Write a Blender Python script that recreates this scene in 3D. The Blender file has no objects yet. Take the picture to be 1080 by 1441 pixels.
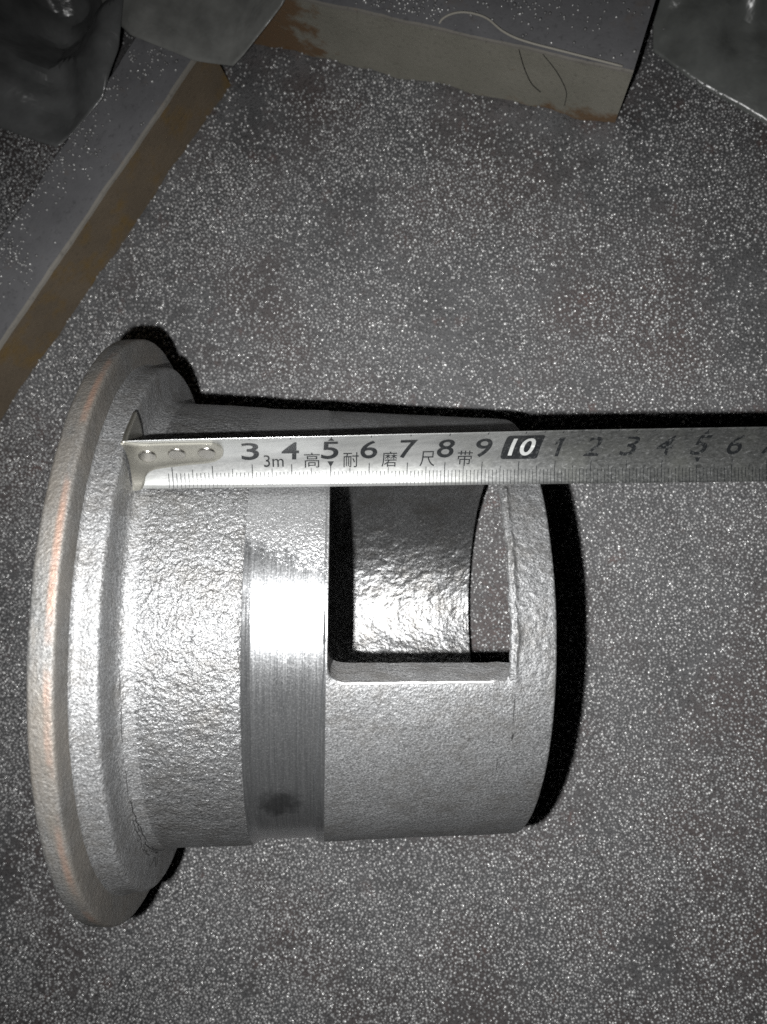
import bpy, bmesh, math, random
import numpy as np
from mathutils import Vector, Matrix, noise

random.seed(7); np.random.seed(7)
U = 0.01                                    # everything below is written in centimetres
SC = bpy.context.scene
COL = SC.collection

# ------------------------------------------------------------------ camera
CAM = (9.6793, 3.5555, 32.1892)
CR = ((0.992711, -0.013745, 0.119730), (0.014013, 0.999901, -0.001393), (-0.119699, 0.003061, 0.992806))
cd = bpy.data.cameras.new('camera'); cam = bpy.data.objects.new('camera', cd); COL.objects.link(cam)
m = Matrix(CR).to_4x4(); m.translation = Vector(CAM) * U
cam.matrix_world = m
cd.sensor_fit = 'VERTICAL'; cd.sensor_height = 24.0; cd.lens = 24.0 * 1032.9 / 1441.0
cd.clip_start = 0.005; cd.clip_end = 20.0
cd.dof.use_dof = True; cd.dof.focus_distance = 0.212; cd.dof.aperture_fstop = 11.5
SC.camera = cam

# ------------------------------------------------------------------ world: a dark workshop, almost no ambient light
w = bpy.data.worlds.new('World'); SC.world = w; w.use_nodes = True
w.node_tree.nodes['Background'].inputs[0].default_value = (0.55, 0.58, 0.6, 1)
w.node_tree.nodes['Background'].inputs[1].default_value = 0.0015

# ------------------------------------------------------------------ the phone's flash, beside the lens
ld = bpy.data.lights.new('phone_flash', 'SPOT'); lo = bpy.data.objects.new('phone_flash', ld); COL.objects.link(lo)
ld.energy = 4.9; ld.shadow_soft_size = 0.0016; ld.color = (1.0, 0.995, 0.985)
ld.spot_size = math.radians(118); ld.spot_blend = 1.0
lo.location = Vector((CAM[0] - 1.75, CAM[1] - 1.05, CAM[2] - 0.6)) * U
lo.rotation_euler = (Vector((7.0, -2.5, 0.0)) * U - lo.location).to_track_quat('-Z', 'Y').to_euler()

SC.render.engine = 'CYCLES'
SC.cycles.max_bounces = 4; SC.cycles.diffuse_bounces = 2; SC.cycles.glossy_bounces = 3; SC.cycles.caustics_reflective = False; SC.cycles.caustics_refractive = False
SC.cycles.sample_clamp_indirect = 0.5; SC.cycles.use_denoising = False
vs = SC.view_settings
vs.view_transform = 'Standard'; vs.look = 'None'; vs.gamma = 1.0; vs.use_curve_mapping = False; vs.exposure = 0.0

# ------------------------------------------------------------------ material helpers
def mat(name):
    M = bpy.data.materials.new(name); M.use_nodes = True
    nt = M.node_tree
    return M, nt, nt.nodes['Principled BSDF']
def nd(nt, t, **kw):
    n = nt.nodes.new(t)
    for k, v in kw.items():
        if k.startswith('_'): setattr(n, k[1:], v)
        else: n.inputs[k.replace('__', ' ')].default_value = v
    return n
def coords(nt, scale=(100, 100, 100)):
    tc = nt.nodes.new('ShaderNodeTexCoord'); mp = nt.nodes.new('ShaderNodeMapping')
    mp.inputs['Scale'].default_value = scale
    nt.links.new(tc.outputs['Object'], mp.inputs['Vector'])
    return mp.outputs['Vector']
def noi(nt, vec, scale, detail=4, rough=.55, dist=0.0):
    n = nd(nt, 'ShaderNodeTexNoise', Scale=scale, Detail=detail, Roughness=rough, Distortion=dist)
    nt.links.new(vec, n.inputs['Vector']); return n.outputs['Fac']
def ramp(nt, fac, stops):
    r = nt.nodes.new('ShaderNodeValToRGB'); e = r.color_ramp.elements
    while len(e) < len(stops): e.new(0.5)
    for el, (p, c) in zip(e, stops):
        el.position = p; el.color = (c, c, c, 1) if not hasattr(c, '__len__') else (*c, 1)
    nt.links.new(fac, r.inputs['Fac']); return r.outputs['Color']
def mixc(nt, fac, a, b, mode='MIX'):
    n = nt.nodes.new('ShaderNodeMix'); n.data_type = 'RGBA'; n.blend_type = mode
    for s, v in ((n.inputs[0], fac), (n.inputs[6], a), (n.inputs[7], b)):
        if isinstance(v, bpy.types.NodeSocket): nt.links.new(v, s)
        elif hasattr(v, '__len__'): s.default_value = (*v, 1)
        else: s.default_value = v
    return n.outputs[2]
def mth(nt, op, a, b=0.0, c=None):
    n = nt.nodes.new('ShaderNodeMath'); n.operation = op
    for s, v in zip(n.inputs, (a, b, c)):
        if v is None: continue
        if isinstance(v, bpy.types.NodeSocket): nt.links.new(v, s)
        else: s.default_value = v
    return n.outputs[0]
def bump(nt, h, strength, dist, prev=None):
    b = nd(nt, 'ShaderNodeBump', Strength=strength, Distance=dist)
    nt.links.new(h, b.inputs['Height'])
    if prev: nt.links.new(prev, b.inputs['Normal'])
    return b.outputs['Normal']

# ------------------------------------------------------------------ materials
def cast_metal(name, base=(.215, .218, .221), hammer=1.0, rough=.37, tan=0.0, gs=1.0, metal=.66, fb=1.0):
    M, nt, P = mat(name); L = nt.links
    v = coords(nt)
    n0 = noi(nt, v, 2.2, 3, .5); n2 = noi(nt, v, 34.0, 3, .7)
    nA = bump(nt, n0, .35 * hammer, .0016)
    nA = bump(nt, noi(nt, v, 6.5 * gs, 2, .5, .2), .50 * hammer, .0014, nA)
    nB = bump(nt, noi(nt, v, 15.0 * gs, 2, .6), .50 * fb, .0007, nA)
    nC = bump(nt, n2, .6 * fb, .00018, nB)
    L.new(nC, P.inputs['Normal'])
    big = noi(nt, v, .55, 5, .6)
    c = mixc(nt, ramp(nt, big, [(.3, 0.0), (.72, 1.0)]), tuple(x * .84 for x in base), tuple(min(1, x * 1.1) for x in base))
    fine = noi(nt, v, 20.0, 3, .75)
    c = mixc(nt, ramp(nt, fine, [(.38, .9), (.51, 0.0)]), c, tuple(x * .45 for x in base))
    c = mixc(nt, ramp(nt, fine, [(.52, 0.0), (.64, .75)]), c, tuple(min(1, x * 1.8) for x in base))
    grime = noi(nt, v, .9, 6, .7)
    c = mixc(nt, ramp(nt, grime, [(.47, 0.0), (.66, .62)]), c, tuple(x * .55 * k for x, k in zip(base, (1.06, 1.0, .92))))
    if tan:
        st = noi(nt, coords(nt, (100, 22, 22)), 1.6, 4, .6)
        c = mixc(nt, mth(nt, 'MULTIPLY', ramp(nt, st, [(.36, 0.0), (.6, 1.0)]), tan), c, (.19, .17, .145))
        sx = nt.nodes.new('ShaderNodeSeparateXYZ'); L.new(v, sx.inputs[0])
        # worn primer stripe round the middle of the rim
        d = mth(nt, 'ABSOLUTE', mth(nt, 'SUBTRACT', sx.outputs['X'], -.875))
        wv = noi(nt, coords(nt, (60, 45, 45)), 1.1, 4, .6)
        stripe = mth(nt, 'MULTIPLY', ramp(nt, d, [(.03, 1.0), (.11, 0.0)]), ramp(nt, wv, [(.42, 0.0), (.62, .7)]))
        c = mixc(nt, stripe, c, (.31, .195, .145))
    L.new(c, P.inputs['Base Color'])
    P.inputs['Metallic'].default_value = metal
    rr = mth(nt, 'MULTIPLY_ADD', fine, .25, rough - .1)
    L.new(rr, P.inputs['Roughness'])
    return M
CAST = cast_metal('cast_aluminium')
CAST_SLOT = cast_metal('cast_slotted', (.18, .183, .186), .38, .48, metal=.52, fb=.75)
JAMB = cast_metal('cast_jamb', (.36, .362, .365), .4, .55, metal=.2, fb=.6)
CAST_RIM = cast_metal('cast_rim', (.165, .166, .164), .35, .50, .6, metal=.45, fb=.8)
CAST_FINE = cast_metal('cast_fine', (.24, .243, .246), .6, .46, metal=.58, fb=.9)
BORE = cast_metal('cast_bore', (.36, .364, .368), .6, .34, gs=.6, fb=.6, metal=.92)

def machined():
    M, nt, P = mat('machined_aluminium'); L = nt.links
    v = coords(nt); ln = coords(nt, (100, 2.2, 2.2))
    l1 = noi(nt, ln, 22.0, 5, .75); l2 = noi(nt, ln, 80.0, 2, .6)
    sp = noi(nt, v, 24.0, 3, .65); big = noi(nt, v, .9, 4, .6)
    # the lathe cut ran out towards the upper side: rough cast skin shows there
    sx = nt.nodes.new('ShaderNodeSeparateXYZ'); L.new(v, sx.inputs[0])
    lim = mth(nt, 'MULTIPLY_ADD', noi(nt, v, 9.0, 5, .75), 1.6, mth(nt, 'MULTIPLY_ADD', sx.outputs['X'], -.30, 2.65))
    rawm = ramp(nt, mth(nt, 'SUBTRACT', sx.outputs['Y'], lim), [(0.0, 0.0), (.55, 1.0)])
    base = mixc(nt, ramp(nt, l1, [(.3, 0.0), (.7, 1.0)]), (.32, .33, .34), (.54, .55, .56))
    base = mixc(nt, ramp(nt, sp, [(.54, 0.0), (.64, .7)]), base, (.72, .73, .74))
    base = mixc(nt, ramp(nt, sp, [(.30, .5), (.42, 0.0)]), base, (.16, .165, .17))
    # dark thumb-sized patch low on the band
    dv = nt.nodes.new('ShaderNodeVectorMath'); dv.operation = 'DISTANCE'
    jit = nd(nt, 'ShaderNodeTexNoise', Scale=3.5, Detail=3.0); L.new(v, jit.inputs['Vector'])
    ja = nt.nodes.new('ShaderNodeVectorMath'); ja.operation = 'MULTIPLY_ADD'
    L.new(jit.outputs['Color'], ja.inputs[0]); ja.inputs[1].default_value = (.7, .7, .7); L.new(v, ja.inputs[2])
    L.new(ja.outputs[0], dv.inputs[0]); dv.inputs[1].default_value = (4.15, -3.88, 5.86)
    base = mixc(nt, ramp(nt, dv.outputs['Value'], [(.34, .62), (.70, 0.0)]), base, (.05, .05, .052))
    base = mixc(nt, rawm, base, mixc(nt, ramp(nt, sp, [(.36, 0.0), (.6, 1.0)]), (.17, .172, .174), (.33, .334, .338)))
    L.new(base, P.inputs['Base Color'])
    L.new(mth(nt, 'MULTIPLY_ADD', rawm, -.24, .92), P.inputs['Metallic'])
    r0 = mth(nt, 'MULTIPLY_ADD', l1, .16, mth(nt, 'MULTIPLY_ADD', sp, .15, .075))
    L.new(mth(nt, 'MULTIPLY_ADD', rawm, .14, r0), P.inputs['Roughness'])
    a = bump(nt, l1, .25, .00012); a = bump(nt, l2, .2, .00004, a)
    a = bump(nt, mth(nt, 'MULTIPLY', mth(nt, 'SUBTRACT', noi(nt, v, 13.0, 3, .6), .5), rawm), .45, .0009, a)
    L.new(a, P.inputs['Normal'])
    return M
MACH = machined()

def dark(name, c, rough=.8):
    M, nt, P = mat(name); v = coords(nt)
    nt.links.new(mixc(nt, noi(nt, v, 9.0, 3), tuple(x * .6 for x in c), tuple(x * 1.4 for x in c)), P.inputs['Base Color'])
    P.inputs['Roughness'].default_value = rough; return M
CRACK = dark('crack_black', (.012, .012, .012))

def floor_mat():
    M, nt, P = mat('dusty_steel_plate'); L = nt.links; v = coords(nt)
    big = noi(nt, v, .13, 5, .6); mid = noi(nt, v, .42, 5, .62); fine = noi(nt, v, 9.0, 4, .7)
    c = mixc(nt, ramp(nt, mid, [(.3, 0.0), (.7, 1.0)]), (.095, .095, .097), (.155, .156, .16))  # plate darkened to paint the shade in gaps between shot
    c = mixc(nt, ramp(nt, big, [(.46, 0.0), (.62, .75)]), c, (.115, .092, .088))
    rs = noi(nt, v, .8, 4, .6)
    c = mixc(nt, ramp(nt, rs, [(.60, 0.0), (.72, .35)]), c, (.20, .10, .08))
    c = mixc(nt, ramp(nt, fine, [(.38, .7), (.52, 0.0)]), c, (.03, .03, .031))
    L.new(c, P.inputs['Base Color'])
    P.inputs['Metallic'].default_value = .2
    L.new(mth(nt, 'MULTIPLY_ADD', fine, .3, .42), P.inputs['Roughness'])
    a = bump(nt, noi(nt, v, 14.0, 3, .6), .8, .0006); a = bump(nt, mid, .4, .002, a)
    L.new(a, P.inputs['Normal']); return M
FLOOR = floor_mat()

def bead_mat():
    M, nt, P = mat('steel_shot'); L = nt.links
    oi = nt.nodes.new('ShaderNodeObjectInfo')
    c = ramp(nt, oi.outputs['Random'], [(0.0, (.26, .258, .26)), (.5, (.42, .42, .422)), (.86, (.58, .58, .58)), (1.0, (.98, .98, .97))])
    L.new(c, P.inputs['Base Color']); P.inputs['Metallic'].default_value = .7
    L.new(ramp(nt, oi.outputs['Random'], [(0.0, .66), (.5, .60), (.86, .50), (1.0, .30)]), P.inputs['Roughness'])
    return M
BEAD = bead_mat()

def bar_mat(name, a, b, rust, rust_lo, rust_hi, corner=None):
    M, nt, P = mat(name); L = nt.links; v = coords(nt)
    n = noi(nt, v, .5, 5, .6); f = noi(nt, v, 5.0, 4, .65)
    c = mixc(nt, ramp(nt, n, [(.3, 0.0), (.7, 1.0)]), a, b)
    r = noi(nt, v, .65, 6, .65)
    c = mixc(nt, ramp(nt, r, [(rust_lo, 0.0), (rust_hi, .9)]), c, rust)
    if corner:      # rust creeping up from the foot near one end, and a rusted far end
        sx = nt.nodes.new('ShaderNodeSeparateXYZ'); L.new(v, sx.inputs[0])
        k1 = mth(nt, 'SUBTRACT', mth(nt, 'MULTIPLY_ADD', noi(nt, v, 1.3, 5, .65), 3.0, -1.0), sx.outputs['Z'])
        k1 = mth(nt, 'ADD', k1, mth(nt, 'MULTIPLY_ADD', sx.outputs['X'], .20, -2.55))
        k2 = mth(nt, 'ADD', mth(nt, 'MULTIPLY_ADD', noi(nt, v, .8, 5, .65), 5.0, 0.6), mth(nt, 'MULTIPLY', sx.outputs['X'], -.75))
        k = mth(nt, 'MAXIMUM', k1, k2)
        c = mixc(nt, ramp(nt, k, [(0.0, 0.0), (.6, .85)]), c, (.21, .115, .05))
    c = mixc(nt, ramp(nt, f, [(.3, .5), (.45, 0.0)]), c, tuple(x * .5 for x in a))
    L.new(c, P.inputs['Base Color']); P.inputs['Roughness'].default_value = .72; P.inputs['Metallic'].default_value = .1
    L.new(bump(nt, f, .35, .0005), P.inputs['Normal']); return M
BAR_BROWN = bar_mat('brown_painted_steel', (.16, .127, .09), (.21, .165, .115), (.22, .145, .055), .50, .66)
BAR_PALE = bar_mat('pale_painted_steel', (.31, .30, .25), (.38, .365, .31), (.20, .11, .045), .66, .74, True)
BAR_TOP = bar_mat('dusty_bar_top', (.15, .15, .158), (.21, .21, .22), (.18, .16, .15), .58, .7)
BAR_EDGE = bar_mat('worn_bar_edge', (.20, .188, .165), (.26, .245, .22), (.25, .18, .12), .60, .72)

def film_mat(name, c, rough, spec):
    M, nt, P = mat(name); L = nt.links; v = coords(nt)
    n = noi(nt, v, .7, 5, .6)
    L.new(mixc(nt, ramp(nt, n, [(.3, 0.0), (.7, 1.0)]), tuple(x * .7 for x in c), tuple(x * 1.25 for x in c)), P.inputs['Base Color'])
    P.inputs['Roughness'].default_value = rough; P.inputs['Specular IOR Level'].default_value = spec
    L.new(bump(nt, noi(nt, v, .9, 3, .5, .6), .2, .004), P.inputs['Normal']); return M
FILM_BLACK = film_mat('black_film', (.125, .128, .128), .24, .5)
FILM_GREY = film_mat('grey_film', (.22, .223, .212), .24, .5)
FILM_WET = film_mat('glossy_film', (.17, .178, .17), .24, .5)

def tape_mat():
    M, nt, P = mat('tape_steel'); L = nt.links; v = coords(nt)
    sx = nt.nodes.new('ShaderNodeSeparateXYZ'); L.new(v, sx.inputs[0])
    ln = noi(nt, coords(nt, (5, 100, 100)), 9.0, 4, .6); sc = noi(nt, coords(nt, (60, 100, 100)), 13.0, 4, .7, .6)
    wear_shade = ramp(nt, mth(nt, 'MULTIPLY', sx.outputs['X'], .05), [(.40, 0.0), (.62, 1.0)])   # shade painted in past the tenth centimetre, off the flash; masks worn scratches too
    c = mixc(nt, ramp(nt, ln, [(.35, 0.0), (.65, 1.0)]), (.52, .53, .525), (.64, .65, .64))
    c = mixc(nt, mth(nt, 'MULTIPLY', wear_shade, ramp(nt, sc, [(.3, .9), (.7, .5)])), c, (.075, .079, .075))
    c = mixc(nt, ramp(nt, noi(nt, v, .9, 4), [(.5, 0.0), (.75, .35)]), c, (.40, .41, .36))
    c = mixc(nt, mth(nt, 'MULTIPLY', ramp(nt, sc, [(.60, 0.0), (.68, .8)]), wear_shade), c, (.55, .56, .56))
    L.new(c, P.inputs['Base Color'])
    P.inputs['Metallic'].default_value = .82
    L.new(mth(nt, 'MULTIPLY_ADD', sc, .2, .24), P.inputs['Roughness'])
    L.new(bump(nt, ln, .1, .0001), P.inputs['Normal']); return M
TAPE = tape_mat()
def ink_mat():
    M, nt, P = mat('tape_ink'); L = nt.links; v = coords(nt)
    sx = nt.nodes.new('ShaderNodeSeparateXYZ'); L.new(v, sx.inputs[0])
    wear_shade = ramp(nt, mth(nt, 'MULTIPLY', sx.outputs['X'], .05), [(.45, .05), (.70, .35)])  # only print wear here
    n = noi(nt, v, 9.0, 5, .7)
    c = mixc(nt, mth(nt, 'MULTIPLY', ramp(nt, n, [(.52, 0.0), (.62, 1.0)]), wear_shade), (.010, .011, .012), (.16, .165, .16))
    L.new(c, P.inputs['Base Color']); P.inputs['Roughness'].default_value = .38; return M
INK = ink_mat()
def plain(name, c, metal, rough, bs=12.0, bd=.0001):
    M, nt, P = mat(name); v = coords(nt); n = noi(nt, v, bs, 4, .6)
    nt.links.new(mixc(nt, n, tuple(x * .8 for x in c), tuple(min(1, x * 1.15) for x in c)), P.inputs['Base Color'])
    P.inputs['Metallic'].default_value = metal; P.inputs['Roughness'].default_value = rough
    nt.links.new(bump(nt, n, .3, bd), P.inputs['Normal']); return M
HOOK = plain('nickel_hook', (.58, .565, .50), .95, .28)
RIVET = plain('nickel_rivet', (.64, .62, .57), 1.0, .24)
WHITE_INK = plain('reversed_numeral', (.42, .43, .42), .3, .35)
ARRIS_GLINT = plain('arris_glint', (.72, .72, .72), .7, .42, 20.0, .0004)  # pale metal of the bead added to draw the window edge highlight
STRING = plain('pale_thread', (.42, .40, .35), 0, .8)

# ------------------------------------------------------------------ mesh helpers
def mesh_obj(name, verts, faces, material, parent=None, smooth=True, merge=False, angle=None):
    me = bpy.data.meshes.new(name)
    me.from_pydata([(x * U, y * U, z * U) for x, y, z in verts], [], faces)
    bm = bmesh.new(); bm.from_mesh(me)
    if merge: bmesh.ops.remove_doubles(bm, verts=bm.verts, dist=1e-6)
    bmesh.ops.recalc_face_normals(bm, faces=bm.faces)
    for f in bm.faces: f.smooth = smooth
    if angle is not None:
        for e in bm.edges:
            if len(e.link_faces) == 2 and e.calc_face_angle(0) > angle: e.smooth = False
    bm.to_mesh(me); bm.free()
    me.materials.append(material)
    o = bpy.data.objects.new(name, me); COL.objects.link(o)
    if parent: o.parent = parent
    return o
def tag(o, label=None, category=None, group=None, kind=None):
    for k, v in (('label', label), ('category', category), ('group', group), ('kind', kind)):
        if v: o[k] = v
    return o
def nz(p, f, o=0.0): return noise.noise(Vector((p[0] * f + o, p[1] * f + 3.1 * o, p[2] * f - o)))

# ------------------------------------------------------------------ the floor
dL = np.array([7.7, 10.65]); dL /= np.linalg.norm(dL); pL = np.array([-9.8, 11.25]) - dL * 14
dR = np.array([7.58, -2.19]); dR /= np.linalg.norm(dR); pR = np.array([15.4, 20.05]) - dR * 17.2
def ground(x, y):
    z = 0.0
    for p, d, L, hh, ww in ((pL, dL, 28.3, .30, .7), (pR, dR, 17.2, .55, 1.3)):
        rx, ry = x - p[0], y - p[1]; a = rx * d[0] + ry * d[1]; b = -(-rx * d[1] + ry * d[0])
        a2 = max(0, a - L, -a); dist = math.hypot(max(b, 0), a2) if b > -.6 else 9
        wv = ww * (1 + .6 * noise.noise((x * .4, y * .4, 3.0)))
        if dist < wv: z = max(z, hh * (1 - dist / wv) ** 1.4 * max(.1, .55 + .9 * noise.noise((x * .55, y * .55, 8.0)) + .3 * noise.noise((x * 1.7, y * 1.7, 2.0))))
    return z
gx = np.r_[-60, -40, -25, np.arange(-18, 28.01, .4), 36, 50, 80]; gy = np.r_[-60, -40, -28, np.arange(-24, 8, 2.0), np.arange(8, 32.01, .4), 40, 55, 70]
fv = [(x, y, ground(x, y)) for y in gy for x in gx]; NX = len(gx)
ff = [(j * NX + i, j * NX + i + 1, (j + 1) * NX + i + 1, (j + 1) * NX + i) for j in range(len(gy) - 1) for i in range(NX - 1)]
fl = mesh_obj('floor', fv, ff, FLOOR); tag(fl, 'dusty grey steel floor plate under the scattered shot', 'floor', kind='structure')

# ------------------------------------------------------------------ two steel bars in the background
def bar(name, p0, d, length, width, height, mats, label, group, edge=.14):
    """p0: near top-edge start at the floor, d: unit direction, body grows to the left of d"""
    e = bpy.data.objects.new(name, None); COL.objects.link(e); e.location = (p0[0] * U, p0[1] * U, 0)
    e.rotation_euler = (0, 0, math.atan2(d[1], d[0])); e.empty_display_size = .02
    def sheet(nm, prof, mt, seed):
        n = int(length / .35); V = []; F = []
        for i in range(n + 1):
            x = length * i / n
            for (y, z) in prof:
                V.append((x, y + .05 * noise.noise((x * .5, z, seed)) + .025 * noise.noise((x * 2.1, z * 2, seed)), max(z + (.05 * noise.noise((x * .7, y * .5, seed + 4)) if z > .1 else 0), -.05)))
        k = len(prof)
        for i in range(n):
            for j in range(k - 1): F.append((i * k + j, i * k + j + 1, (i + 1) * k + j + 1, (i + 1) * k + j))
        return mesh_obj(nm, V, F, mt, e, merge=False, angle=.6)
    h = height
    sheet('side_face', [(0, -.05), (.0, h * .3), (0, h * .6), (0, h - edge)], mats[0], 1)
    sheet('worn_edge', [(0, h - edge), (edge * .3, h - edge * .3), (edge, h)], mats[2], 1)
    sheet('top_face', [(edge, h), (width * .35, h), (width * .7, h), (width - edge, h), (width, h - edge), (width, 0)], mats[1], 1)
    for x, nm in ((0, 'end_face'), (length, 'end_face')):
        s = 1 if x else -1
        mesh_obj(nm, [(x + .004 * s, .02, 0), (x + .004 * s, width, 0), (x + .004 * s, width, h - edge), (x + .004 * s, width - edge, h - .01), (x + .004 * s, edge, h - .01), (x + .004 * s, .03, h - edge)], [(0, 1, 2, 3, 4, 5)], mats[0], e, smooth=False)
    tag(e, label, 'steel bar', group); return e
dL = np.array([7.7, 10.65]); dL /= np.linalg.norm(dL)
pL = np.array([-9.8, 11.25]) - dL * 14
bar('steel_bar', pL, dL, 14 + 14.3, 2.85, 3.1, (BAR_BROWN, BAR_TOP, BAR_EDGE), 'long bar with brown side running diagonally at the upper left', 'steel bars behind the casting')
dR = np.array([7.58, -2.19]); dR /= np.linalg.norm(dR)
pR = np.array([15.4, 20.05]) - dR * 17.2
bar('steel_bar', pR, dR, 17.2, 5.2, 4.0, (BAR_PALE, BAR_TOP, BAR_EDGE), 'bar with pale painted face and rusty corner at the upper right', 'steel bars behind the casting', .10)

# loose thread lying on the pale bar
def tube(name, pts, r, material, parent=None, seg=6):
    V = []; F = []
    pts = [Vector(p) for p in pts]
    for i, p in enumerate(pts):
        t = (pts[min(i + 1, len(pts) - 1)] - pts[max(i - 1, 0)]).normalized()
        a = t.cross(Vector((0.01, .02, 1))).normalized(); b = t.cross(a)
        for k in range(seg):
            an = 2 * math.pi * k / seg; q = p + (a * math.cos(an) + b * math.sin(an)) * r; V.append(tuple(q))
    for i in range(len(pts) - 1):
        for k in range(seg): F.append((i * seg + k, i * seg + (k + 1) % seg, (i + 1) * seg + (k + 1) % seg, (i + 1) * seg + k))
    F.append(tuple(range(seg))); F.append(tuple(range((len(pts) - 1) * seg, len(pts) * seg)))
    return mesh_obj(name, V, F, material, parent)
def spline(ctrl, n):
    P = [np.array(c, float) for c in ctrl]; P = [2 * P[0] - P[1]] + P + [2 * P[-1] - P[-2]]; out = []
    for i in range(1, len(P) - 2):
        for t in np.linspace(0, 1, n, endpoint=False):
            a, b, c, d = P[i - 1:i + 3]
            out.append(tuple(.5 * (2 * b + (c - a) * t + (2 * a - 5 * b + 4 * c - d) * t * t + (3 * b - a - 3 * c + d) * t ** 3)))
    out.append(tuple(P[-2])); return out
th = tube('loose_thread', spline([(8.0, 22.19, 3.65), (8.3, 22.49, 4.10), (9.0, 22.67, 4.14), (9.9, 22.42, 4.14), (10.6, 21.82, 4.16), (11.4, 21.42, 4.14), (13.0, 20.89, 4.14), (15.0, 20.25, 4.14)], 8), .045, STRING)
tag(th, 'thin pale thread lying along the top edge of the pale bar', 'thread')
hr = tube('hair_fibre', spline([(11.2, 21.20, 4.00), (11.45, 21.06, 3.10), (11.8, 20.94, 2.20), (12.2, 20.78, 1.80)], 8), .012, CRACK)
tag(hr, 'dark hair stuck to the pale bar face, further from the bar end', 'fibre', 'hairs stuck to the pale bar')
hr = tube('hair_fibre', spline([(12.1, 20.96, 4.00), (12.7, 20.74, 3.20), (13.2, 20.58, 2.10), (13.25, 20.55, 1.10)], 8), .012, CRACK)
tag(hr, 'longer dark curved hair stuck to the pale bar face, nearer the rusty corner', 'fibre', 'hairs stuck to the pale bar')

# ------------------------------------------------------------------ crumpled plastic sheets at the top
def sheet_patch(name, near, far, material, label, seed, amp=.35, nu=96, nv=70, sharp=1.0, edge=.12):
    near = np.array(near, float); far = np.array(far, float)
    rg = random.Random(seed); folds = []
    for q in range(6):
        an = rg.uniform(0, math.pi); wl = rg.uniform(2.6, 8.0); folds.append((math.cos(an), math.sin(an), wl, rg.random(), wl * .12 * sharp))
    for q in range(5):
        an = rg.uniform(0, math.pi); wl = rg.uniform(.9, 2.0); folds.append((math.cos(an), math.sin(an), wl, rg.random(), wl * .06 * sharp))
    def samp(p, t):
        L = np.r_[0, np.cumsum(np.linalg.norm(np.diff(p, axis=0), axis=1))]; L /= L[-1]
        return np.array([np.interp(t, L, p[:, k]) for k in range(3)])
    V = []
    for j in range(nv + 1):
        for i in range(nu + 1):
            u = i / nu; t = j / nv
            p = samp(near, u) * (1 - t) + samp(far, u) * t
            k = min(1, t * 4 + edge)
            r = 0.0
            for (ca, sa, wl, o_, am) in folds:
                q = (p[0] * ca + p[1] * sa + .35 * nz((p[0], p[1], 0), .22, seed)) / wl + o_
                r += am * (abs(q - math.floor(q) - .5) * 4 - 1)
            p[2] += amp * k * (r + .9)
            V.append(tuple(p))
    F = [(j * (nu + 1) + i, j * (nu + 1) + i + 1, (j + 1) * (nu + 1) + i + 1, (j + 1) * (nu + 1) + i) for j in range(nv) for i in range(nu)]
    o = mesh_obj(name, V, F, material, angle=.30)
    s = o.modifiers.new('thickness', 'SOLIDIFY'); s.thickness = .0003
    tag(o, label, 'plastic sheet', 'crumpled plastic sheets'); return o
sheet_patch('plastic_sheet', [(-16, 17.5, 3.5), (-10.4, 19.5, 3.6), (-7.7, 18.6, 3.5), (-5.7, 20.5, 3.5), (-4.9, 22.4, 3.6), (-4.4, 24.5, 4.2)],
            [(-18, 33, 2.5), (-13, 34, 3.0), (-9, 34, 3.2), (-7, 34, 3.5), (-5, 34, 3.5), (-3, 34, 3.5)], FILM_BLACK, 'black crumpled plastic sheet draped over the left end of the brown bar', 2.0, .6)
sheet_patch('plastic_sheet', [(-5.6, 24.0, 3.6), (-4.4, 22.9, 3.7), (-1.9, 21.95, 3.4), (-.2, 21.6, 3.45), (.3, 21.9, 3.6), (2.1, 23.25, 4.35), (3.4, 25.0, 4.4)],
            [(-7, 34, 3.2), (-5, 35, 3.3), (-2, 35, 3.3), (0, 35, 3.6), (3, 35, 4.2), (5, 34, 4.4), (7, 33, 4.4)], FILM_GREY, 'grey plastic sheet folded between the two bars', 6.0, .5)
sheet_patch('plastic_sheet', [(17.0, 24.9, .1), (17.0, 23.2, .1), (18.6, 21.9, .06), (21.3, 20.1, .06), (25, 17.5, .06)],
            [(19, 36, 1.0), (20, 36, 1.0), (23, 36, 1.2), (27, 35, 1.2), (33, 30, .8)], FILM_WET, 'shiny wrinkled dark plastic sheet right of the pale bar', 11.0, .5, sharp=1.0, edge=0.0)

# ------------------------------------------------------------------ steel shot scattered over the floor and the bars
def in_bar(x, y, p, d, L, wd):
    r = np.stack([x - p[0], y - p[1]]); a = r[0] * d[0] + r[1] * d[1]; b = -r[0] * d[1] + r[1] * d[0]
    return (a > -.05) & (a < L) & (b > -.03) & (b < wd + .05), a, b
PITCH = .128                                # the shot lies almost as a single packed layer
hx, hy = np.meshgrid(np.arange(-16, 26, PITCH), np.arange(-24, 32, PITCH * .866))
hx = hx + (np.arange(hx.shape[0]) % 2)[:, None] * PITCH / 2
NB = hx.size
bx = hx.ravel() + np.random.normal(0, .036, NB); by = hy.ravel() + np.random.normal(0, .036, NB)
keep = np.ones(NB, bool)
for i in range(NB):
    n = noise.noise((bx[i] * .22, by[i] * .22, 1.7)) + .6 * noise.noise((bx[i] * .8, by[i] * .8, 5.2))
    dens = .97 + .70 * n - max(0, (by[i] - 6)) * .022
    if random.random() > dens: keep[i] = False
rad = np.random.uniform(.044, .070, NB); rad[np.random.rand(NB) < .08] *= 1.3; rad[np.random.rand(NB) < .25] *= .72
bz = rad * np.random.uniform(.3, 1.2, NB)
iL, aL, bL = in_bar(bx, by, pL, dL, 28.3, 2.85); iR, aR, bR = in_bar(bx, by, pR, dR, 17.2, 5.2)
on = iL | iR
bz[iL] += 3.1; bz[iR & ~iL] += 4.0
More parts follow.
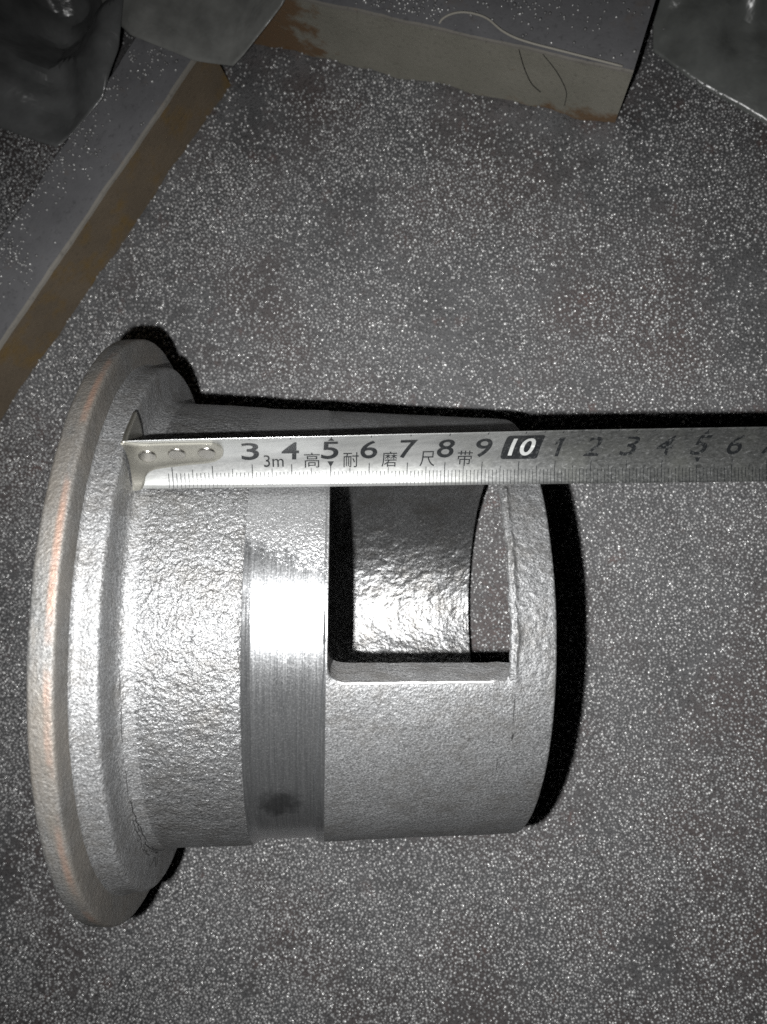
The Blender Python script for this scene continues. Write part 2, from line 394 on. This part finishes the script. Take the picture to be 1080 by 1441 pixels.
for i in np.nonzero(~on & (by > 8))[0]: bz[i] += ground(bx[i], by[i])
spr = np.where(iL, np.array([noise.noise((x * .35, y * .35, 9.0)) for x, y in zip(bx, by)]) + (bL - 1.2) * .35, np.array([noise.noise((x * .45, y * .45, 3.0)) for x, y in zip(bx, by)]))
keep &= ~(on & (np.random.rand(NB) > np.clip(.22 + spr * .9, .02, .8)))
keep &= ~((iL & ((bL < .2) | (bL > 2.7))) | (iR & (bR < .25)))
bx, by, bz, rad = bx[keep], by[keep], bz[keep], rad[keep]
me = bpy.data.meshes.new('steel_shot'); me.vertices.add(len(bx))
me.vertices.foreach_set('co', (np.stack([bx, by, bz], 1) * U).astype('f').ravel())
at = me.attributes.new('rad', 'FLOAT', 'POINT'); at.data.foreach_set('value', (rad * U).astype('f'))
me.materials.append(BEAD)
shot = bpy.data.objects.new('steel_shot', me); COL.objects.link(shot)
tag(shot, 'small shiny round steel shot scattered all over the grey floor', 'steel shot', kind='stuff')
ng = bpy.data.node_groups.new('scatter_shot', 'GeometryNodeTree')
ng.interface.new_socket('Geometry', in_out='INPUT', socket_type='NodeSocketGeometry')
ng.interface.new_socket('Geometry', in_out='OUTPUT', socket_type='NodeSocketGeometry')
gi = ng.nodes.new('NodeGroupInput'); go = ng.nodes.new('NodeGroupOutput')
iop = ng.nodes.new('GeometryNodeInstanceOnPoints'); ico = ng.nodes.new('GeometryNodeMeshIcoSphere')
ico.inputs['Radius'].default_value = 1.0; ico.inputs['Subdivisions'].default_value = 2
sm = ng.nodes.new('GeometryNodeSetShadeSmooth'); sma = ng.nodes.new('GeometryNodeSetMaterial'); sma.inputs['Material'].default_value = BEAD
na = ng.nodes.new('GeometryNodeInputNamedAttribute'); na.data_type = 'FLOAT'; na.inputs['Name'].default_value = 'rad'
lk = ng.links.new
lk(ico.outputs['Mesh'], sm.inputs['Geometry']); lk(sm.outputs['Geometry'], sma.inputs['Geometry'])
lk(gi.outputs[0], iop.inputs['Points']); lk(sma.outputs['Geometry'], iop.inputs['Instance']); lk(na.outputs['Attribute'], iop.inputs['Scale'])
lk(iop.outputs['Instances'], go.inputs[0])
md = shot.modifiers.new('scatter', 'NODES'); md.node_group = ng

# ------------------------------------------------------------------ the casting
TH = 0.190880; O = (0, 0, 8.6963)
R1, R2, R3A, R3B, RIN, S0, S1, SE = 8.999, 8.16, 7.049, 6.774, 5.19, -1.336, -.734, 10.779
root = bpy.data.objects.new('cast_sleeve', None); COL.objects.link(root)
root.location = Vector(O) * U; root.rotation_euler = (0, TH, 0); root.empty_display_size = .03
tag(root, 'grey cast metal sleeve with round flange and rectangular window, lying on its side', 'metal casting')
def rb(s): return R3A + (R3B - R3A) * s / SE
def pos(s, R, ph): return (s, R * math.sin(ph), R * math.cos(ph))
def rough_r(s, ph, amp=1.0):
    p = pos(s, 7, ph)
    return amp * (.022 * nz(p, .45, 1.0) + .012 * nz(p, 1.7, 4.0) + .007 * nz(p, 5.0, 8.0))
def lathe(name, prof, material, nphi=400, amp=1.0, noise_on=None):
    """prof: list of (s, R, rough 0..1) closed round the ring"""
    V = []; F = []; k = len(prof)
    for j in range(nphi):
        ph = -math.pi + 2 * math.pi * j / nphi
        for (s, R, a) in prof:
            V.append(pos(s + a * .012 * nz(pos(s, R, ph), 1.2, 3.0), R + a * rough_r(s, ph, amp), ph))
    for j in range(nphi):
        jn = (j + 1) % nphi
        for i in range(k):
            i2 = (i + 1) % k
            F.append((j * k + i, j * k + i2, jn * k + i2, jn * k + i))
    return mesh_obj(name, V, F, material, root, angle=.9)
def fil(c, r, a0, a1, n=5, a=1.0): return [(c[0] + r * math.cos(math.radians(a0 + (a1 - a0) * i / n)), c[1] + r * math.sin(math.radians(a0 + (a1 - a0) * i / n)), a) for i in range(n + 1)]
# flange: outer rim with rounded arrises
lathe('flange', [(S0, RIN, 0), (S0, 7.5, 0)] + fil((S0 + .12, R1 - .14), .12, 180, 95, 5) + [(S0 + .3, R1, 1)] + fil((S1 - .10, R1 - .10), .10, 88, 10, 5)
      + [(S1, R1 - .3, 1), (S1 + .012, R2 + .22, 1), (S1 + .05, R2 - .3, 0), (S1, RIN, 0)], CAST_RIM, 420)
# collar: second, smaller step and the fillet into the barrel
lathe('collar', [(S1 - .02, RIN + .001, 0), (S1 - .02, R2 + .16, 1), (S1 + .03, R2 + .07, 1), (S1 + .12, R2 + .005, 1), (S1 + .30, R2, 1)]
      + fil((-.19, R2 - .13), .13, 88, 15, 5) + [(-.05, R2 - .35, 1), (-.035, 7.62, 1), (-.01, 7.30, 1), (.05, 7.13, 1), (.18, 7.06, 1), (.42, rb(.42), 1), (.42, RIN + .001, 0)], CAST_FINE, 420)
# rear barrel
prof = [(.42, RIN, 0)] + [(s, rb(s), 1) for s in np.linspace(.42, 2.80, 22)] + [(2.86, rb(2.86) - .004, 1), (2.90, rb(2.9) - .02, 1), (2.90, RIN, 0)]
lathe('barrel', prof, CAST, 460)
# machined band: an off-centre turned cut, deeper on the lower side
ECC = .21
def rband(ph): return min(rb(4) - .005, rb(4) - .09 + ECC * math.sin(ph) if math.sin(ph) > -.2 else rb(4) - .09 - .2 * ECC + .05 * ECC * (math.sin(ph) + .2))
V = []; F = []; nphi = 460
bs = [2.90, 2.94, 3.02, 3.10, 3.14] + list(np.linspace(3.2, 4.86, 18)) + [4.90, 4.94, 4.972]
for j in range(nphi):
    ph = -math.pi + 2 * math.pi * j / nphi
    shr = .20 * min(1, max(0, (-math.degrees(ph) - 2) / 26)) if ph < 0 else 0
    row = []
    for s in bs:
        if s <= 3.14: t = (s - 2.90) / .24; R = (rb(2.9) - .02 + rough_r(s, ph) * (1 - t)) * (1 - t) + rband(ph) * t
        elif s >= 4.90:
            t = min(1, (s - 4.90) / .04); R = rband(ph) * (1 - t) + (rb(4.97) - .012 + rough_r(4.97, ph)) * t
        else:
            cut = rb(4) - .005 - rband(ph); k = max(0, 1 - cut / .02)
            R = rband(ph) + k * rough_r(s, ph)
        sw = s - (shr * max(0, (s - 4.4) / .572) if s > 4.4 else 0) if s < 4.95 else s
        if s >= 4.86 and s < 4.95: sw = s - shr
        row.append((sw, R))
    row.append((4.972, RIN)); row.insert(0, (2.90, RIN))
    for s, R in row: V.append(pos(s, R, ph))
k = len(bs) + 2
for j in range(nphi):
    jn = (j + 1) % nphi
    for i in range(k): F.append((j * k + i, j * k + (i + 1) % k, jn * k + (i + 1) % k, jn * k + i))
mesh_obj('machined_band', V, F, MACH, root, angle=.9)

# slotted barrel with the rectangular window, jambs and the lumpy seam beside it
SL, SR = 5.005, 9.58; PLO, PHI = math.radians(-5.3), math.radians(54.0)
def clus(n): t = np.linspace(0, 1, n + 1); return t
seg1 = [0.0, .6, 1.0]
seg2 = np.r_[0, .012, .025, .05, np.linspace(.075, .925, 46), .95, .975, .988, 1.0]
seg3 = np.r_[np.linspace(0, .24, 13), np.linspace(.28, .9, 14), .94, .97, .99, 1.0]
wphi = np.r_[0, .010, .022, .04, np.linspace(.055, .945, 150), .96, .978, .99, 1.0]
ophi = np.r_[0, .0025, .006, .011, np.linspace(.02, .98, 210), .989, .994, .9975, 1.0]
NS1, NS2, NS3 = len(seg1) - 1, len(seg2) - 1, len(seg3) - 1
ns = NS1 + NS2 + NS3 + 1; nw = len(wphi) - 1; no = len(ophi) - 1; npn = nw + no
rc = .42
def lohi(s):
    a = 0.0
    if s < SL + rc: a = rc - math.sqrt(max(0, rc * rc - (SL + rc - max(s, SL)) ** 2))
    if s > SR - .12: a = .12 - math.sqrt(max(0, .0144 - (min(s, SR) - SR + .12) ** 2))
    wob = .018 * noise.noise((s * 1.6, 0, 2.0)) + .012 * noise.noise((s * 5, 0, 7.0))
    if s > 9.0: wob += .05 * max(0, noise.noise((s * 3.2, 0, 1.0)))
    wob *= min(1, max(0, (s - SL) * 3))
    return PLO + (a + wob) / 7.0, PHI - a / 7.0
outer = {}; inner = {}; V = []
for i in range(ns):
    for j in range(npn):
        for sh in (0, 1):
            if i <= NS1: t = seg1[i]; zone = 1
            elif i <= NS1 + NS2: t = seg2[i - NS1]; zone = 2
            else: t = seg3[i - NS1 - NS2]; zone = 3
            s_nom = 4.972 + (SL - 4.972) * t if zone == 1 else SL + (SR - SL) * t if zone == 2 else SR + (SE - SR) * t
            lo_, hi_ = lohi(s_nom if zone == 2 else (SL if zone == 1 else SR))
            
            if zone == 1: lo_, hi_ = lohi(SL)
            if sh: hi_ += math.radians(7); s_nom = s_nom + .55 * max(0, 1 - abs(s_nom - SR) / 1.15) if s_nom < SE - .03 else s_nom
            ph = lo_ + (hi_ - lo_) * wphi[j] if j <= nw else hi_ + (2 * math.pi - (hi_ - lo_)) * ophi[j - nw]
            wav = .045 * noise.noise((ph * 6, 1.0, 0)) + .045 * noise.noise((ph * 21, 4.0, 0)) + .025 * noise.noise((ph * 60, 9.0, 0)) - .03
            pd = math.degrees(ph)
            near = max(0, 1 - max(0, -14 - pd, pd - 62) / 10)
            s = s_nom + (wav * near * (1 - abs(s_nom - SR) / 1.0) if abs(s_nom - SR) < 1.0 else 0)
            if sh == 0:
                R = rb(s) + rough_r(s, ph)
                # bead of casting flash along the right edge of the window
                g = math.exp(-((s - (SR + .13 + .05 * noise.noise((ph * 5, 0, 3)))) / (.06 + .03 * noise.noise((ph * 9, 2, 3)))) ** 2)
                lump = .055 + .07 * noise.noise((ph * 13, s * 3, 6.0)) + .05 * noise.noise((ph * 37, s * 7, 1.0)) + .03 * noise.noise((ph * 90, s * 12, 4.0))
                R += near * .022 * noise.noise((ph * 45, s * 6.5, 3.0)) if zone == 3 else 0
                R += g * lump * near
                pit = noise.noise((ph * 12, s * 2.5, 12.0)); R -= .05 * near * max(0, pit - .25) if zone == 3 else 0
                # softened arrises round the window
                inw = NS1 <= i <= NS1 + NS2
                if inw and (j == 0 or j == nw): R -= .034
                elif inw and (j == npn - 1 or j == nw + 1 or j == npn - 2): R -= .013 if j != npn - 2 else .004
                if j <= nw and i in (NS1, NS1 + NS2): R -= .05
                if i == ns - 1: R -= .10
                elif i == ns - 2: R -= .04
                elif i == ns - 3: R -= .01
                outer[i, j] = len(V)
            else:
                R = RIN + .03 * nz(pos(s, 5, ph), .8, 5.0) + .018 * nz(pos(s, 5, ph), 2.4, 2.0)
                # the bore is knocked about near its open end
                if i == ns - 1: R += .06
                inner[i, j] = len(V)
            V.append(pos(s, R, ph))
F = []; FI = []
def win(i, j): return NS1 <= i < NS1 + NS2 and j < nw
for i in range(ns - 1):
    for j in range(npn):
        jn = (j + 1) % npn
        if win(i, j): continue
        F.append((outer[i, j], outer[i + 1, j], outer[i + 1, jn], outer[i, jn]))
        FI.append((inner[i, j], inner[i, jn], inner[i + 1, jn], inner[i + 1, j]))
for j in range(npn):
    jn = (j + 1) % npn
    F.append((outer[0, j], outer[0, jn], inner[0, jn], inner[0, j]))
    F.append((outer[ns - 1, j], inner[ns - 1, j], inner[ns - 1, jn], outer[ns - 1, jn]))
body = mesh_obj('slotted_barrel', V, F, CAST_SLOT, root, angle=.9)
bm = bmesh.new(); bm.from_mesh(body.data); bmesh.ops.delete(bm, geom=[v for v in bm.verts if not v.link_faces], context='VERTS'); bm.to_mesh(body.data); bm.free()
ii = sorted(inner.values()); mp_ = {a: b for b, a in enumerate(ii)}
mesh_obj('front_bore', [V[a] for a in ii], [tuple(mp_[a] for a in f) for f in FI], BORE, root)
# jamb faces of the window, each one its own part
def jamb(name, ring):
    n = 6; JV = []; JF = []
    for (i, j) in ring:
        a = Vector(V[outer[i, j]]); b = Vector(V[inner[i, j]])
        for q in range(n + 1):
            p = a.lerp(b, q / n)
            if 0 < q < n: p += Vector((.012 * nz(p, 3, 1), .012 * nz(p, 3, 5), 0))
            JV.append(tuple(p))
    for r in range(len(ring) - 1):
        for q in range(n): JF.append((r * (n + 1) + q, r * (n + 1) + q + 1, (r + 1) * (n + 1) + q + 1, (r + 1) * (n + 1) + q))
    return mesh_obj(name, JV, JF, JAMB, root)
# bright bead added along the window's lower edge for its highlight line
bp_ = []
for i in range(NS1 + 3, NS1 + NS2 - 3):
    p = Vector(V[outer[i, 0]]); bp_.append(p + Vector((0, -.012 + .02 * nz(p, 4, 2), -.004 + .018 * nz(p, 2.5, 6))))
tube('window_arris_glint', bp_, .045, ARRIS_GLINT, root, 8)
jamb('window_jamb', [(i, 0) for i in range(NS1, NS1 + NS2 + 1)])
jamb('window_jamb', [(i, nw) for i in range(NS1, NS1 + NS2 + 1)])
jamb('window_jamb', [(NS1, j) for j in range(nw + 1)])
jamb('window_jamb', [(NS1 + NS2, j) for j in range(nw + 1)])
# the cast skin lining the rear bore
BV = []; BF = []; ss = np.linspace(S0, 4.98, 26)
for j in range(160):
    ph = 2 * math.pi * j / 160
    for s in ss: BV.append(pos(s, RIN - .012 + .01 * nz(pos(s, 5, ph), .8, 5.0), ph))
for j in range(160):
    for i in range(len(ss) - 1): BF.append((j * 26 + i, ((j + 1) % 160) * 26 + i, ((j + 1) % 160) * 26 + i + 1, j * 26 + i + 1))
mesh_obj('rear_bore', BV, BF, BORE, root)

# hairline cracks where the collar meets the barrel, and small dark gaps
def crack(path, width, lift=.012):
    n = len(path); CV = []; CF = []
    for i, (s, R, ph) in enumerate(path):
        wd = width * (math.sin(math.pi * (i + .4) / (n - .2)) ** .6) * random.uniform(.5, 1.2) / 2
        CV.append(pos(s - wd, R + lift, ph)); CV.append(pos(s + wd, R + lift * .8, ph))
    for i in range(n - 1): CF.append((2 * i, 2 * i + 1, 2 * i + 3, 2 * i + 2))
    mesh_obj('crack', CV, CF, CRACK, root)
def rcol(s):
    xs = [-.17, -.06, -.05, -.035, -.01, .05, .18, .42]; rs = [R2, R2 - .13, R2 - .35, 7.62, 7.30, 7.13, 7.06, rb(.42)]
    return float(np.interp(s, xs, rs))
def rc_(s, ph): return rcol(s) + rough_r(s, ph) + .004
random.seed(21)
for (s0, a0, a1, wd) in ((.10, -2, -8, .022), (.11, -8, -17, .026), (.09, -22, -33, .02), (.12, -31, -45, .035), (.06, -38, -50, .03), (.16, -40, -52, .03),
                         (.03, -46, -58, .035), (.11, -50, -63, .045), (.02, -52, -62, .03), (.06, -57, -70, .035), (.15, -55, -66, .04), (-.01, -62, -72, .03), (.10, -64, -74, .035)):
    n = max(8, int(abs(a1 - a0) * 1.6)); path = []
    for i in range(n):
        ph = math.radians(a0 + (a1 - a0) * i / (n - 1)); s = s0 + .028 * noise.noise((ph * 30, s0 * 40, 0)) + .02 * noise.noise((ph * 80, s0 * 40, 3))
        path.append((s, rc_(s, ph), ph))
    crack(path, wd)
for (a0, a1, s0, s1, wd) in ((-7, -15, 9.72, 9.70, .02), (-23, -28, 9.38, 9.45, .014), (-17, -19, 9.74, 9.72, .05)):
    path = []
    for i in range(12):
        t = i / 11; ph = math.radians(a0 + (a1 - a0) * t); s = s0 + (s1 - s0) * t + .02 * noise.noise((t * 6, s0, 0))
        path.append((s, rb(s) + rough_r(s, ph) + .004, ph))
    crack(path, wd)

# ------------------------------------------------------------------ the tape measure blade
PB = [[1.137, 4.076, 14.448], [2.114, 4.106, 14.237], [3.091, 4.137, 14.023], [4.066, 4.166, 13.805], [5.041, 4.196, 13.585], [6.016, 4.226, 13.363], [6.99, 4.256, 13.14], [7.965, 4.285, 12.916], [8.939, 4.315, 12.693], [9.913, 4.345, 12.47], [10.888, 4.374, 12.248], [11.863, 4.403, 12.029], [12.839, 4.433, 11.813], [13.816, 4.462, 11.601], [14.794, 4.491, 11.394], [15.773, 4.52, 11.193], [16.754, 4.549, 10.999], [17.736, 4.577, 10.812], [18.719, 4.605, 10.635], [19.705, 4.633, 10.468], [20.692, 4.661, 10.311]]
AL = [46.5, 45.0, 44.0, 43.0, 42.0, 41.0, 39.5, 38.0, 37.0, 35.5, 34.0, 32.5, 31.5, 30.5, 29.5, 28.5, 27.5, 26.5, 25.5, 24.5, 23.5]
PB = np.array(PB); AL = np.array(AL); SS = np.arange(21.)
TEND = 23.0; TW = 1.6; SAG = .27
def tframe(s):
    if s < 0: b = PB[0] + (PB[1] - PB[0]) * s
    elif s > 20: b = PB[20] + (PB[20] - PB[19]) * (s - 20)
    else: b = np.array([np.interp(s, SS, PB[:, k]) for k in range(3)])
    sc = min(max(s, .0), 19.9); t = np.array([np.interp(sc + .6, SS, PB[:, k]) - np.interp(sc - .6, SS, PB[:, k]) for k in range(3)]); t /= np.linalg.norm(t)
    al = math.radians(np.interp(s, SS, AL))
    n0 = np.cross(t, [0, 1, 0]); n0 /= np.linalg.norm(n0); n0 *= np.sign(n0[2]); w0 = np.cross(n0, t); w0 *= np.sign(w0[1])
    return b, t, math.cos(al) * w0 + math.sin(al) * n0, math.cos(al) * n0 - math.sin(al) * w0
def tp(s, w, off=0.0):
    b, t, e, n = tframe(s)
    return tuple(b + e * TW * w + n * (-4 * SAG * w * (1 - w) + off))
tape = bpy.data.objects.new('tape_measure', None); COL.objects.link(tape); tape.empty_display_size = .02
tag(tape, 'steel tape measure blade laid along the casting with its hook at the collar', 'tape measure')
def strip(name, s0, s1, ns_, w0, w1, nw_, off, material, thick=0.0, parent=tape):
    V = []; F = []
    for i in range(ns_ + 1):
        for j in range(nw_ + 1): V.append(tp(s0 + (s1 - s0) * i / ns_, w0 + (w1 - w0) * j / nw_, off))
    F = [(i * (nw_ + 1) + j, (i + 1) * (nw_ + 1) + j, (i + 1) * (nw_ + 1) + j + 1, i * (nw_ + 1) + j + 1) for i in range(ns_) for j in range(nw_)]
    o = mesh_obj(name, V, F, material, parent)
    if thick:
        m_ = o.modifiers.new('thickness', 'SOLIDIFY'); m_.thickness = thick * U; m_.offset = 0
    return o
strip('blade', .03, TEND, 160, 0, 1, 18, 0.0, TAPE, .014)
OFF = .014
# graduation ticks: one flat print
V = []; F = []
def quad(s0, w0, s1, w1):
    n = 4; k = len(V)
    for i in range(n + 1):
        w_ = w0 + (w1 - w0) * i / n; V.append(tp(s0, w_, OFF)); V.append(tp(s1, w_, OFF))
    for i in range(n): F.append((k + 2 * i, k + 2 * i + 1, k + 2 * i + 3, k + 2 * i + 2))
for mm in range(9, int(TEND * 10) - 2):
    s = mm / 10; h = .36 if mm % 10 == 0 else (.285 if mm % 5 == 0 else .225)
    if mm < 26 and mm % 10 == 0: h = .34
    hw = .0085 if mm % 10 else .011
    quad(s - hw, .008, s + hw, h)
    if mm % 10 == 0 and mm > 24: quad(s - .012, .93, s + .012, .995)
    elif mm % 5 == 0 and mm > 100: quad(s - .01, .95, s + .01, .995)
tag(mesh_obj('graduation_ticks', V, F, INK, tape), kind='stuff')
def tri(name, pts, material=INK):
    mesh_obj(name, [tp(s, w_, OFF + .002) for s, w_ in pts], [tuple(range(len(pts)))], material, tape)
for s in (5.0, 15.0):
    tri('pointer_mark', [(s - .085, .40), (s + .085, .40), (s, .30)]); tri('pointer_mark', [(s - .085, .86), (s + .085, .86), (s, .94)])
ONE = [(-.13, .5), (.5, .5), (.5, -.5), (.02, -.5), (.02, .18), (-.5, .06), (-.5, .26)]
def glyph(name, txt, sc, wc, sw, sh_, material=INK, bold=.02, off=OFF, slant=0.0):
    c = bpy.data.curves.new(name, 'FONT'); c.body = txt; c.size = 1.0; c.offset = bold; c.resolution_u = 5
    o = bpy.data.objects.new(name + '_src', c); COL.objects.link(o)
    bpy.context.view_layer.update()
    me = bpy.data.meshes.new_from_object(o.evaluated_get(bpy.context.evaluated_depsgraph_get()))
    bpy.data.objects.remove(o); bpy.data.curves.remove(c)
    bm = bmesh.new(); bm.from_mesh(me); bpy.data.meshes.remove(me)
    xs = [v.co.x for v in bm.verts]; ys = [v.co.y for v in bm.verts]
    x0, x1, y0, y1 = min(xs), max(xs), min(ys), max(ys)
    for k in range(1, 10):
        y = y0 + (y1 - y0) * k / 10
        bmesh.ops.bisect_plane(bm, geom=bm.verts[:] + bm.edges[:] + bm.faces[:], plane_co=(0, y, 0), plane_no=(0, 1, 0))
    for v in bm.verts:
        fx = (v.co.x - (x0 + x1) / 2) / (x1 - x0); fy = (v.co.y - (y0 + y1) / 2) / (y1 - y0)
        v.co = Vector(tp(sc + fx * sw + fy * slant, wc + fy * sh_, off)) * U
    out = bpy.data.meshes.new(name); bm.to_mesh(out); bm.free(); out.materials.append(material)
    ob = bpy.data.objects.new(name, out); COL.objects.link(ob); ob.parent = tape
    return ob
for k in list(range(3, 10)) + list(range(11, 20)) + [21, 22]:
    d = k % 10; wd = .19 if d == 1 else (.44 if k < 10 else .42)
    if d == 1:
        bm = bmesh.new(); bm.faces.new([bm.verts.new((x, y, 0)) for x, y in ONE])
        for c_ in range(-4, 5): bmesh.ops.bisect_plane(bm, geom=bm.verts[:] + bm.edges[:] + bm.faces[:], plane_co=(0, c_ * .1, 0), plane_no=(0, 1, 0))
        for v in bm.verts: v.co = Vector(tp(k + v.co.x * .20 + v.co.y * .08, .635 + v.co.y * .39, OFF)) * U
        out = bpy.data.meshes.new('numeral'); bm.to_mesh(out); bm.free(); out.materials.append(INK)
        ob = bpy.data.objects.new('numeral', out); COL.objects.link(ob); ob.parent = tape
        continue
    glyph('numeral', str(d), k - (.02 if k < 10 else 0), .635, wd, .39, bold=.010 if k < 10 else .006, slant=.02 if k < 10 else .09)
glyph('capacity_print', '3m', 3.55, .42, .50, .22, bold=0.0)
for i, ch in enumerate('高耐磨尺带'):
    glyph('character', ch, 4.5 + i * 1.0 + .02, .43, .40, .28, bold=0.0)
for s in (10.0, 20.0):
    # black block with rounded corners carrying the reversed ten
    pts = []
    for (cx, cy, a) in ((.42, .19, 0), (-.42, .19, 90), (-.42, -.19, 180), (.42, -.19, 270)):
        for t in range(5):
            an = math.radians(a + 90 * t / 4); pts.append((cx + .09 * math.cos(an), cy + .055 * math.sin(an)))
    bm = bmesh.new(); vs_ = [bm.verts.new((x, y, 0)) for x, y in pts]; bm.faces.new(vs_)
    for k in range(-5, 6): bmesh.ops.bisect_plane(bm, geom=bm.verts[:] + bm.edges[:] + bm.faces[:], plane_co=(0, k * .045, 0), plane_no=(0, 1, 0))
    for v in bm.verts: v.co = Vector(tp(s + .02 + v.co.x + v.co.y * .16, .645 + v.co.y, OFF)) * U
    out = bpy.data.meshes.new('numeral_block'); bm.to_mesh(out); bm.free(); out.materials.append(INK)
    ob = bpy.data.objects.new('numeral_block', out); COL.objects.link(ob); ob.parent = tape
    glyph('numeral', '10' if s == 10 else '20', s + .03, .645, .66, .36, WHITE_INK, bold=.015, off=OFF + .012, slant=.07)

# the end hook: a riveted tongue on the blade and the lip folded down behind it
upc = [(.0, .985), (.12, .96), (.25, .93), (.42, .90), (.6, .885), (1.2, .885), (1.9, .88), (2.1, .865), (2.22, .83), (2.30, .76), (2.33, .66)]
loc_ = [(.0, .0), (.14, .0), (.24, .02), (.30, .10), (.34, .20), (.42, .27), (.60, .32), (.9, .35), (1.4, .39), (1.9, .42), (2.1, .45), (2.22, .50), (2.30, .57), (2.33, .66)]
def hooko(s): return .016 + .035
V = []; F = []; nn = 60; mmw = 10
for i in range(nn + 1):
    s = 2.33 * (1 - (1 - i / nn) ** 1.5) if i else 0
    a = np.interp(s, [p[0] for p in loc_], [p[1] for p in loc_]); b = np.interp(s, [p[0] for p in upc], [p[1] for p in upc])
    for j in range(mmw + 1):
        t = j / mmw; V.append(tp(s, a + (b - a) * t, hooko(s)))
for i in range(nn):
    for j in range(mmw): F.append((i * (mmw + 1) + j, (i + 1) * (mmw + 1) + j, (i + 1) * (mmw + 1) + j + 1, i * (mmw + 1) + j + 1))
hk = mesh_obj('hook', V, F, HOOK, tape)
m_ = hk.modifiers.new('thickness', 'SOLIDIFY'); m_.thickness = .0006; m_.offset = 0
m_ = hk.modifiers.new('bevel', 'BEVEL'); m_.width = .00012; m_.segments = 2
V = []; F = []; b0, t0, e0, n0 = tframe(0.0)
for i in range(13):
    dd = i / 12 * 1.35
    nar = .0 if dd < .35 else (dd - .35) * .16
    for j in range(9):
        wv = nar + (1 - 2 * nar) * j / 8
        base = np.array(tp(0.0, wv, .05))
        V.append(tuple(base - n0 * dd * (1.0) + t0 * .06))
F = [(i * 9 + j, i * 9 + j + 1, (i + 1) * 9 + j + 1, (i + 1) * 9 + j) for i in range(12) for j in range(8)]
lip = mesh_obj('hook_lip', V, F, HOOK, hk)
m_ = lip.modifiers.new('thickness', 'SOLIDIFY'); m_.thickness = .0007; m_.offset = 0
for s, w_ in ((.48, .60), (1.20, .635), (1.92, .645)):
    b_, t_, e_, n_ = tframe(s); c = np.array(tp(s, w_, 0)); V = []; F = []
    slope = math.atan2(-4 * SAG * (1 - 2 * w_), TW); e2 = e_ * math.cos(slope) + n_ * math.sin(slope); n2 = n_ * math.cos(slope) - e_ * math.sin(slope)
    prof = [(.225, .03), (.222, .09), (.205, .112), (.17, .118), (.0, .12)]
    for r, h in prof[:-1]:
        for k in range(24):
            an = 2 * math.pi * k / 24; V.append(tuple(c + (t_ * math.cos(an) + e2 * math.sin(an)) * r + n2 * h))
    V.append(tuple(c + n2 * .12)); q = len(V) - 1
    for r in range(3):
        for k in range(24): F.append((r * 24 + k, r * 24 + (k + 1) % 24, (r + 1) * 24 + (k + 1) % 24, (r + 1) * 24 + k))
    for k in range(24): F.append((72 + k, 72 + (k + 1) % 24, q))
    mesh_obj('rivet', V, F, RIVET, hk)
